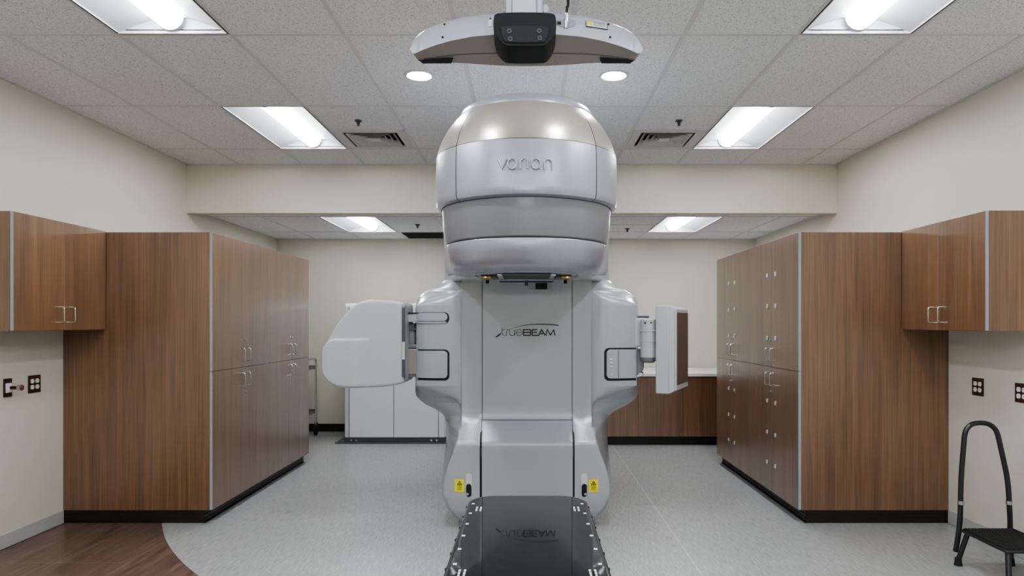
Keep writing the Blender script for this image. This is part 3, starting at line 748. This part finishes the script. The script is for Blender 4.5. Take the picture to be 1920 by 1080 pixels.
# accessory mount under the head
ZH = 1.7375
bm = B(); lathe(bm, [(0, ZH - .006), (.285, ZH - .006), (.292, ZH)], HX, HY, n=64); am = obj('accessory_mount', bm, 'lilac', LA)
bm = B(); lathe(bm, [(.300, ZH - .001), (.302, ZH - .007), (.318, ZH - .007), (.325, ZH)], HX, HY, n=64); obj('mount_ring', bm, 'lilac', am)
bm = B(); box(bm, HX - .135, HX + .135, 3.75, 4.22, ZH - .010, ZH - .0055); obj('beam_opening', bm, 'toe', am)
for s in (-1, 1):
    bm = B(); a, b = sorted((HX + s * .135, HX + s * .165)); box(bm, a, b, 3.80, 4.22, ZH - .018, ZH - .006); obj('tray_guide', bm, 'chrome', am, bevel=.004)
    bm = B(); a, b = sorted((HX + s * .20, HX + s * .262)); box(bm, a, b, 3.93, 4.05, ZH - .028, ZH - .008); br = obj('clamp_block', bm, 'brass', am, bevel=.004)
    bm = B(); cyl(bm, (HX + s * .232, 4.06, ZH - .02), (0, 0, -1), .010, .026, 12); obj('clamp_post', bm, 'darkplastic', br)
    bm = B(); cyl(bm, (HX + s * .235, 3.925, ZH - .018), (0, -1, 0), .006, .008, 10); obj('pin', bm, 'chrome', br)
    bm = B(); a, b = sorted((HX + s * .165, HX + s * .20)); box(bm, a, b, 3.90, 4.08, ZH - .022, ZH - .008); obj('spacer', bm, 'darkgrey', br)
bm = B(); box(bm, HX - .165, HX + .165, 4.20, 4.215, ZH - .030, ZH - .024); rl = obj('tray_rail', bm, 'darkplastic', am)
bm = B(); cyl(bm, (HX, 4.19, ZH - .02), (0, 0, -1), .011, .032, 14); obj('latch_knob', bm, 'darkgrey', am)
# stand that carries the gantry (behind it)
bm = B(); box(bm, CXM - .46, CXM + .46, 5.60, 6.60, 0, 2.2); obj('drive_stand', bm, 'offwhite', LA, bevel=.05, seg=4)
# kV imaging arm with the rounded source housing (viewer's left)
arm = None
Ya = 4.92
hs = smooth_poly([(759, 567), (731, 563.5), (703, 561.8), (690, 562), (676, 565.5), (662, 573.5), (649, 586), (636, 601), (625, 617), (616, 634), (610, 650), (607.5, 668), (608, 686), (612, 702), (620, 714), (633, 722.5), (655, 726.5), (690, 727), (731, 724), (759, 718.5)], 3, closed=False) + [(759, 718.5)]
bm = B(); fr = [(X(u, Ya), Ya, Z(v, Ya)) for u, v in hs]; prism(bm, None, fr, [(x, 5.30, z) for x, _, z in fr])
sh = obj('source_housing', bm, 'offwhite', LA, sharp=40, bevel=.022, seg=4)
VT = [(603, 676), (603.6, 664), (605, 656), (607.5, 650), (611, 645), (615, 640), (620, 636.5), (626, 634.4), (633, 633.6), (700, 633.3)]
VB = [(603, 676), (603.6, 688), (605, 694), (607, 700), (610, 706), (613, 711), (617, 715.5), (622, 719.5), (628, 723), (636, 726), (646, 727.4), (660, 727.8), (680, 727.2), (692, 726), (700, 721)]
bm = B(); rows = []
for u in [603, 603.2, 603.6, 604.2, 605, 606, 607.5, 609, 611, 613, 615, 617, 620, 623, 626, 630, 636, 642, 650, 658, 664, 670, 674, 678, 682, 686, 690, 694, 698, 700]:
    vt, vb = interp(VT, u), interp(VB, u); row = [(X(u, Ya), 5.2, Z(vt, Ya))]
    for e in (0, .3, .8, 1.5, 2.5, 3.6, 4.8, 6, 12, 22, 34):
        v = vt + min(e, (vb - vt) * .45); row.append((u, v))
    row += [(uu, vt + vb - v) for uu, v in row[:0:-1]]
    out = [row[0]]
    for uu, v in row[1:]:
        ed = min(v - vt, vb - v, (u - 603)); rr = math.sqrt(max(0, 1 - (1 - min(ed, 6) / 6.) ** 2))
        Y = Ya + .003 - .042 * sm((700 - u) / 34.) * rr; out.append((X(uu, Ya), Y, Z(v, Ya)))
    out.append((X(u, Ya), 5.2, Z(vb, Ya))); rows.append(out)
grid(bm, rows); obj('lower_bulge', bm, 'offwhite', sh, sharp=50)
bm = B(); extrude_uv(bm, smooth_poly([(754.5, 577.5), (758, 577.5), (759.3, 582), (759.3, 702), (757.5, 708), (754.5, 705), (753.3, 698), (753.3, 582)], 3), Ya - .006, Ya + .004); ss = obj('side_window', bm, 'darkgrey', sh)
bm = B(); extrude_uv(bm, [(753.8, 641), (759, 641), (759, 674), (753.8, 674)], Ya - .009, Ya); obj('window_bridge', bm, 'vent', ss)
def ubox(name, u0, u1, v0, v1, Ya_, Yb_, m, parent, bevel=.006):
    bm = B(); box(bm, X(u0, Ya_), X(u1, Ya_), Ya_, Yb_, Z(v1, Ya_), Z(v0, Ya_)); return obj(name, bm, m, parent, bevel=bevel)
ubox('upper_link', 750, 790, 588, 604, 5.06, 5.24, 'offwhite', sh)
ubox('link_cover', 752, 790, 585.5, 587.5, 5.05, 5.24, 'darkgrey', sh, .002)
ubox('link_post', 764, 778, 606, 647, 5.14, 5.26, 'offwhite', sh, .012)
ubox('post_cap', 755, 786, 616, 619, 5.12, 5.28, 'ringgrey', sh, .003)
ubox('link_shelf', 752, 790, 646, 653, 5.08, 5.3, 'ringgrey', sh)
ubox('lower_link', 752, 790, 654, 703, 5.075, 5.27, 'camunder', sh, .01)
ubox('link_foot', 752, 786, 703, 707, 5.08, 5.27, 'ringgrey', sh, .003)
# kV detector arm with the flat panel (viewer's right)
bm = B(); cxa, cya = X(1217.5, 5.0), 5.03
pr = [(0, Z(597, 5)), (.050, Z(597.5, 5)), (.058, Z(600, 5)), (.0595, Z(619, 5)), (.063, Z(619.5, 5)), (.063, Z(621.5, 5)), (.060, Z(622, 5)), (.060, Z(641, 5)), (.0575, Z(641.5, 5)), (.0575, Z(653.5, 5)), (.0595, Z(654, 5)), (.0595, Z(670, 5))]
lathe(bm, pr, cxa, cya, n=40); da = obj('detector_arm', bm, 'offwhite', LA, sharp=25)
bm = B(); lathe(bm, [(.0595, Z(670, 5)), (.052, Z(677, 5)), (.035, Z(680.5, 5)), (0, Z(680.5, 5))], cxa, cya, n=40); obj('arm_end', bm, 'ringgrey', da)
for q in (1210, 1220.5): 
    bm = B(); cyl(bm, (X(q, 4.97), cya - .045, Z(605, 4.97)), (0, -1, 0), .0055, .0155, 12); obj('screw', bm, 'darkplastic', da)
ubox('arm_link', 1185, 1212, 596, 650, 5.06, 5.2, 'offwhite', da, .012)
ubox('link_cap', 1190, 1217, 592, 596, 5.1, 5.24, 'darkgrey', da, .003)
bm = B(); prism(bm, None, [(X(u, 5.08), 5.08, Z(v, 5.08)) for u, v in [(1190, 655), (1205, 655), (1208.5, 672), (1207, 694), (1197, 701), (1190, 701)]], [(X(u, 5.08), 5.24, Z(v, 5.08)) for u, v in [(1190, 655), (1205, 655), (1208.5, 672), (1207, 694), (1197, 701), (1190, 701)]])
obj('link_bracket', bm, 'ringgrey', da, bevel=.005)
bm = B(); tube(bm, fillet([(X(1194, 5.06), 5.06, Z(706, 5.06)), (X(1206, 5.06), 5.05, Z(703, 5.06)), (X(1208, 5.06), 5.12, Z(699, 5.06)), (X(1194, 5.06), 5.16, Z(698, 5.06))], .02), .007, 8); obj('cable_loop', bm, 'offwhite', da)
# detector slab in its own frame: tt along the brown face, nn out of it
tt = Vector((.42, .908, 0)).normalized(); nn = Vector((tt.y, -tt.x, 0)); P0 = Vector((X(1269, 4.9), 4.9, 0))
def dp(t_, n_, z): return tuple(P0 + tt * t_ + nn * n_ + Vector((0, 0, z)))
def dbox(name, t0, t1, n0, n1, z0, z1, m, parent, bevel=0, tap=0.):
    bm = B(); lo_ = [dp(t0, n0, z0), dp(t1, n0, z0), dp(t1, n0, z1), dp(t0, n0, z1)]
    hi = [dp(t0 + tap, n1, z0 + tap), dp(t1 - tap, n1, z0 + tap), dp(t1 - tap, n1, z1 - tap), dp(t0 + tap, n1, z1 - tap)]
    prism(bm, None, lo_, hi); return obj(name, bm, m, parent, bevel=bevel, seg=3)
zt_, zb_ = Z(572.5, 4.93), Z(738.5, 4.93)
ds = dbox('detector_panel', -.025, .405, -.150, -.050, zb_, zt_, 'offwhite', LA, bevel=.010)
dbox('front_shell', -.025, .405, -.052, -.012, zb_ + .001, zt_ - .001, 'offwhite', ds, bevel=.006, tap=.024)
dbox('face_frame', -.008, .388, -.016, .0, zb_ + .026, zt_ - .026, 'offwhite', ds, bevel=.005)
dbox('detector_face', .004, .376, -.004, .0025, Z(722.5, 4.9), Z(586, 4.9), 'detector', ds)

# ================================================================== TREATMENT COUCH
TC = thing('treatment_couch', 'black carbon fibre patient couch in the foreground, in front of the big machine', 'treatment table', (0, 2.0, 0))
CT = X(988, 3.0) + .003; ZT, HWD, YE, YN = .669, .2665, 3.108, .95
def couch_x(y):              # half width, rounded far corners
    d = YE - y; r = .115
    return HWD - r + math.sqrt(max(0, r * r - (r - d) ** 2)) if d < r else HWD
ysl = [YE - .115 * (1 - math.cos(PI / 2 * k / 12)) for k in range(13)] + [YE - .115 - (YE - .115 - YN) * k / 40 for k in range(1, 41)]
bm = B(); rows = []
for y in ysl:
    h = couch_x(y); cs = [(0, 0), (.90, 0), (.93, 0), (.955, -.0006), (.975, -.003), (.99, -.009), (1., -.020), (1., -.040), (.985, -.050), (.93, -.062), (0, -.066)]
    rows.append([(CT - h * a, y, ZT + b) for a, b in cs[::-1]] + [(CT + h * a, y, ZT + b) for a, b in cs[1:]])
vs = grid(bm, rows); bm.faces.new(vs[0][:-1]); bm.faces.new(vs[-1][:-1][::-1])
tp = obj('tabletop', bm, 'carbon', TC, sharp=40)
for s in (-1, 1):
    for k in range(15):
        y = 2.945 - k * .149
        if y < YN + .05: break
        h = couch_x(y)
        bm = B(); cyl(bm, (CT + s * (h - .0095), y, ZT - .045), (0, 0, 1), .0095, .0400, 14); obj('index_notch', bm, 'black', tp)
        y2 = y + .024; h = couch_x(y2)
        bm = B(); box(bm, CT + s * (h - .030) - .006, CT + s * (h - .030) + .006, y2 - .008, y2 + .008, ZT - .006, ZT + .0006); obj('index_mark', bm, 'white_plastic', tp)
        if k in (0, 5, 10):
            yy = 2.885 - k * .149; hh = couch_x(yy); bm = B()
            for q in (0, 1):
                for j in range(3 if q == 0 else 3): 
                    xx = CT + s * (hh - .060) + (q - .5) * .017; y3 = yy - .032 + j * .024; box(bm, xx - .0035, xx + .0035, y3, y3 + .018, ZT - .004, ZT + .0006)
            obj('index_letter', bm, 'white_plastic', tp, sharp=0)
bm = B(); box(bm, CT - .20, CT + .20, .95, 2.0, .50, .604); obj('carriage', bm, 'offwhite', TC, bevel=.03, seg=3)
bm = B(); prism(bm, None, [(CT - .19, 1.0, .50), (CT + .19, 1.0, .50), (CT + .19, 1.85, .50), (CT - .19, 1.85, .50)], [(CT - .24, .85, 0.02), (CT + .24, .85, 0.02), (CT + .24, 1.95, 0.02), (CT - .24, 1.95, 0.02)]); obj('pedestal', bm, 'offwhite', TC, bevel=.03, seg=3)
bm = B(); box(bm, CT - .30, CT + .30, .80, 2.02, 0, .03); obj('base_plate', bm, 'darkgrey', TC, bevel=.006)

# ================================================================== CEILING HUNG TRACKING SENSOR
TS = thing('hanging_tracking_sensor', 'grey curved optical tracking sensor bar on a ceiling pole above the couch', 'tracking camera', (0, 1.77, HC))
SX = 987.
def tz(tab, du): return interp(tab, abs(du))
ZTt = [(0, 26), (60, 29), (120, 36), (160, 46), (190, 57), (205, 66), (215, 75), (220, 83), (222, 90)]
VMt = [(0, 63), (60, 65), (100, 68.5), (140, 76.5), (170, 85), (195, 94), (208, 100), (216, 100), (222, 93)]
VBt = [(0, 124), (40, 123.6), (80, 121.5), (115, 119), (150, 117.5), (190, 117.5), (203, 118), (210, 114), (217, 105), (222, 95)]
BYb = [(0, 1.715), (150, 1.72), (200, 1.74), (222, 1.775)]
FYb = [(0, 1.84), (150, 1.83), (200, 1.825), (222, 1.795)]
def sec(du):
    yb, yf = tz(BYb, du), tz(FYb, du); x = X(SX + du, 1.745)
    zt = Z(tz(ZTt, du), 1.785); zm = Z(tz(VMt, du), yb); zb = Z(tz(VBt, du), yf)
    top = []
    for k in range(9):           # rounded back shell from the lower seam up over the top
        a = k / 8 * PI / 2; top.append((x, lerp(1.785, yb, math.cos(a)), lerp(zm, zt, math.sin(a)) ))
    return x, yb, yf, zt, zm, zb, top
dus = [-222 + 444 * k / 74 for k in range(75)]
bm = B(); rows = []
for du in dus:
    x, yb, yf, zt, zm, zb, top = sec(du); rows.append(top + [(x, yf - .01, zt - .004), (x, yf, lerp(zt, zb, .15)), (x, yf, zb)])
grid(bm, rows); hou = obj('housing', bm, 'camhousing', TS, sharp=50)
def under(du, s):
    x, yb, yf, zt, zm, zb, top = sec(du); return Vector((x, lerp(yb, yf, s), lerp(zm, zb, s)))
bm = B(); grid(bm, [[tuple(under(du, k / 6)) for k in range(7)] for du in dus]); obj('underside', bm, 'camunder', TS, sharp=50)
for s in (-1, 1):
    bm = B(); rows = []
    for k in range(13):
        rows.append([])
        for j in range(5):
            du = lerp(lerp(141, 148, j / 4), lerp(211, 202, j / 4), k / 12); p = under(s * du, lerp(.72, 1.0, j / 4)) + Vector((0, -.001, -.0025)); rows[-1].append(tuple(p))
    grid(bm, rows); obj('sensor_window', bm, 'black', TS, sharp=50)
bm = B(); rows = [tuple(under(du, .66 - .10 * (1 - abs(du) / 222.)) + Vector((0, -.0006, -.0004))) for du in dus[4:-4]]; tube(bm, rows, .0011, 6); obj('underside_seam', bm, 'darkgrey', TS)
for du, v in ((-155, 70), (155, 68.5), (-153, 43.5), (153, 42)):
    x, yb, yf, zt, zm, zb, top = sec(du); z = Z(v, 1.73)
    i = min(range(len(top)), key=lambda q: abs(top[q][2] - z)); p = Vector(top[i]); bm = B(); cyl(bm, p, (0, -1, .2), .0028, .002, 10); obj('screw', bm, 'darkplastic', hou)
# black mounting block with screws
Yp = 1.63
bm = B(); pts = smooth_poly([(934, 24), (983, 22), (1033, 24), (1042, 32), (1043, 50), (1037, 70), (1026, 84), (1010, 87), (960, 87), (944, 84), (931, 70), (925, 50), (926, 32)], 3)
fr = [(X(u, Yp), Yp, Z(v, Yp)) for u, v in pts]; prism(bm, None, fr, [(x * 1.02, 1.74, z) for x, _, z in fr]); mb_ = obj('mount_block', bm, 'darkplastic', TS, bevel=.010, seg=4, sharp=40)
bm = B(); extrude_uv(bm, smooth_poly([(940, 48), (983, 46), (1026, 48), (1030, 56), (1024, 76), (1012, 80), (958, 80), (944, 76), (938, 56)], 3), Yp - .004, Yp + .01); obj('mount_plate', bm, 'plate', mb_, bevel=.003)
for u, v in ((955, 60), (1011, 59.5), (957, 74.5), (1012, 73)):
    bm = B(); cyl(bm, (X(u, Yp), Yp - .003, Z(v, Yp)), (0, -1, 0), .0058, .003, 14); sc_ = obj('screw', bm, 'darkgrey', mb_)
    bm = B(); cyl(bm, (X(u, Yp), Yp - .0055, Z(v, Yp)), (0, -1, 0), .003, .001, 6); obj('socket', bm, 'black', sc_)
# pole up to the ceiling
bm = B(); px0, px1 = X(949, 1.70), X(1017, 1.70); xm = (px0 + px1) / 2
box(bm, px0 + .012, px1 - .012, 1.70, 1.79, 2.20, HC - .001); pl = obj('pole', bm, 'pole', TS, bevel=.004)
for a, b in ((px0, px0 + .014), (px1 - .014, px1)):
    bm = B(); box(bm, a, b, 1.692, 1.80, 2.20, HC - .001); obj('pole_rail', bm, 'camhousing', pl, bevel=.003)
bm = B(); box(bm, xm - .11, xm + .11, 1.63, 1.86, HC - .012, HC - .0045); obj('ceiling_flange', bm, 'pole', pl, bevel=.003)
bm = B(); pts = smooth_poly([(1019, 22), (1027, 22), (1028, 15), (1025, 9), (1020, 9)], 3); extrude_uv(bm, pts, 1.72, 1.73); obj('lug', bm, 'camhousing', pl)
# cable, connector and small labels on the back shell
bm = B(); Yc = 1.705
cab = [(X(1062.5, Yc), Yc + .012, Z(30, Yc)), (X(1064, Yc), Yc + .012, Z(8, Yc)), (X(1066, Yc), Yc + .015, Z(-10, Yc)), (X(1064, Yc), Yc + .03, 2.50), (X(1040, Yc), Yc + .05, 2.75), (X(1030, Yc), Yc + .06, HC - .002)]
tube(bm, smooth_poly(cab, 4, closed=False) + [cab[-1]], .0036, 8); cb = obj('cable', bm, 'darkplastic', TS)
bm = B(); tube(bm, [(X(1062, Yc), Yc + .015, Z(48, Yc)), (X(1062.3, Yc), Yc + .013, Z(36, Yc)), (X(1062.5, Yc), Yc + .012, Z(34, Yc)), (X(1063, Yc), Yc + .012, Z(20, Yc))], [.0052, .0052, .0044, .0036], 12); obj('connector', bm, 'chrome', cb)
def on_shell(du, v, off=.0015):
    x, yb, yf, zt, zm, zb, top = sec(du); z = Z(v, 1.73); z = max(zm, min(zt, z)); k = (z - zm) / max(1e-6, zt - zm); a = math.asin(max(0, min(1, k)))
    return Vector((x, lerp(1.785, yb, math.cos(a)) - off, z + off * .5))
def shell_patch(name, pts, m, parent, off):
    bm = B(); bm.faces.new([bm.verts.new(on_shell(u - SX, v, off)) for u, v in pts]); return obj(name, bm, m, parent, sharp=0)
def shell_rect(name, u0, u1, v0, v1, dv, m, parent, off, n=8):
    bm = B(); grid(bm, [[tuple(on_shell(lerp(u0, u1, k / n) - SX, v + dv * k / n, off)) for k in range(n + 1)] for v in [lerp(v0, v1, j / 4) for j in range(5)]]); return obj(name, bm, m, parent, sharp=0)
el = arc(1060, 45, 19, 10, 0, 360, 24)[:-1]
bm = B(); cen = bm.verts.new(on_shell(1060 - SX, 45, .001)); ring = [bm.verts.new(on_shell(u - SX, v, .001)) for u, v in el]
for i in range(len(ring)): bm.faces.new((cen, ring[i], ring[(i + 1) % len(ring)]))
obj('socket_recess', bm, 'recess', hou)
shell_rect('port', 1044, 1051, 43.5, 50, .3, 'black', hou, .002, 3)
lb = shell_rect('rating_label', 1097, 1138, 39.5, 53, 5, 'darkplastic', TS, .0016)
shell_rect('label_face', 1098.2, 1136.8, 40.6, 52, 5, 'labelwhite', lb, .0022)
shell_rect('warning_mark', 1100, 1108.5, 41.5, 48.5, 1.1, 'yellow', lb, .0028, 3)
bm = B()
for q in range(4): ribbon(bm, [(1111, 43.5 + q * 2.2), (1134, 46 + q * 2.2)], .55, lambda a, b: on_shell(a - SX, b, .003))
obj('label_print', bm, 'logo_grey', lb, sharp=0)
lb = shell_rect('port_label', 917, 923, 35, 54, 0, 'labelwhite', TS, .0016, 3)
shell_rect('label_mark', 918, 922, 35.5, 38, 0, 'black', lb, .0024, 3)

# ================================================================== LIGHT AND CAMERA
for x, y in ((-1.927, .672), (1.781, .672), (-1.927, -1.768), (1.781, -1.768)):  # unseen lamps behind the camera on the troffer grid, added for brightness
    l = bpy.data.lights.new('unseen_room_lamp', 'AREA'); l.shape = 'RECTANGLE'; l.size = .55; l.size_y = 1.15; l.energy = EM * .8; l.color = (.97, .985, 1.)
    o = bpy.data.objects.new('unseen_room_lamp', l); C.objects.link(o); o.location = (x, y, HC - .03)
l = bpy.data.lights.new('added_bounce_lamp', 'AREA'); l.shape = 'SQUARE'; l.size = 1.6; l.energy = 34; l.color = (.94, .97, 1.)   # added fill light, unseen behind the camera, aimed up to brighten the ceiling
o = bpy.data.objects.new('added_bounce_lamp', l); C.objects.link(o); o.location = (0, -.9, 2.0); o.rotation_euler = (math.radians(180 - 6), 0, 0)
w = bpy.data.worlds.new('World'); bpy.context.scene.world = w; w.use_nodes = True
w.node_tree.nodes['Background'].inputs[0].default_value = (.9, .95, 1., 1); w.node_tree.nodes['Background'].inputs[1].default_value = .0
cd = bpy.data.cameras.new('camera'); cam = bpy.data.objects.new('camera', cd); C.objects.link(cam)
cam.location = (0, 0, CZ); cam.rotation_euler = (PI / 2, 0, 0)
cd.sensor_fit = 'HORIZONTAL'; cd.sensor_width = 36; cd.lens = 24; cd.shift_x = -(U0 - 960) / 1920; cd.shift_y = (V0 - 540) / 1920; cd.clip_start = .05
sc = bpy.context.scene; sc.camera = cam
sc.view_settings.view_transform = 'AgX'; sc.view_settings.look = 'AgX - Medium High Contrast'; sc.view_settings.exposure = 1.42; sc.view_settings.gamma = 1.0
sc.cycles.max_bounces = 10; sc.cycles.diffuse_bounces = 6; sc.cycles.glossy_bounces = 4; sc.cycles.use_denoising = True; sc.cycles.sample_clamp_indirect = 6.0
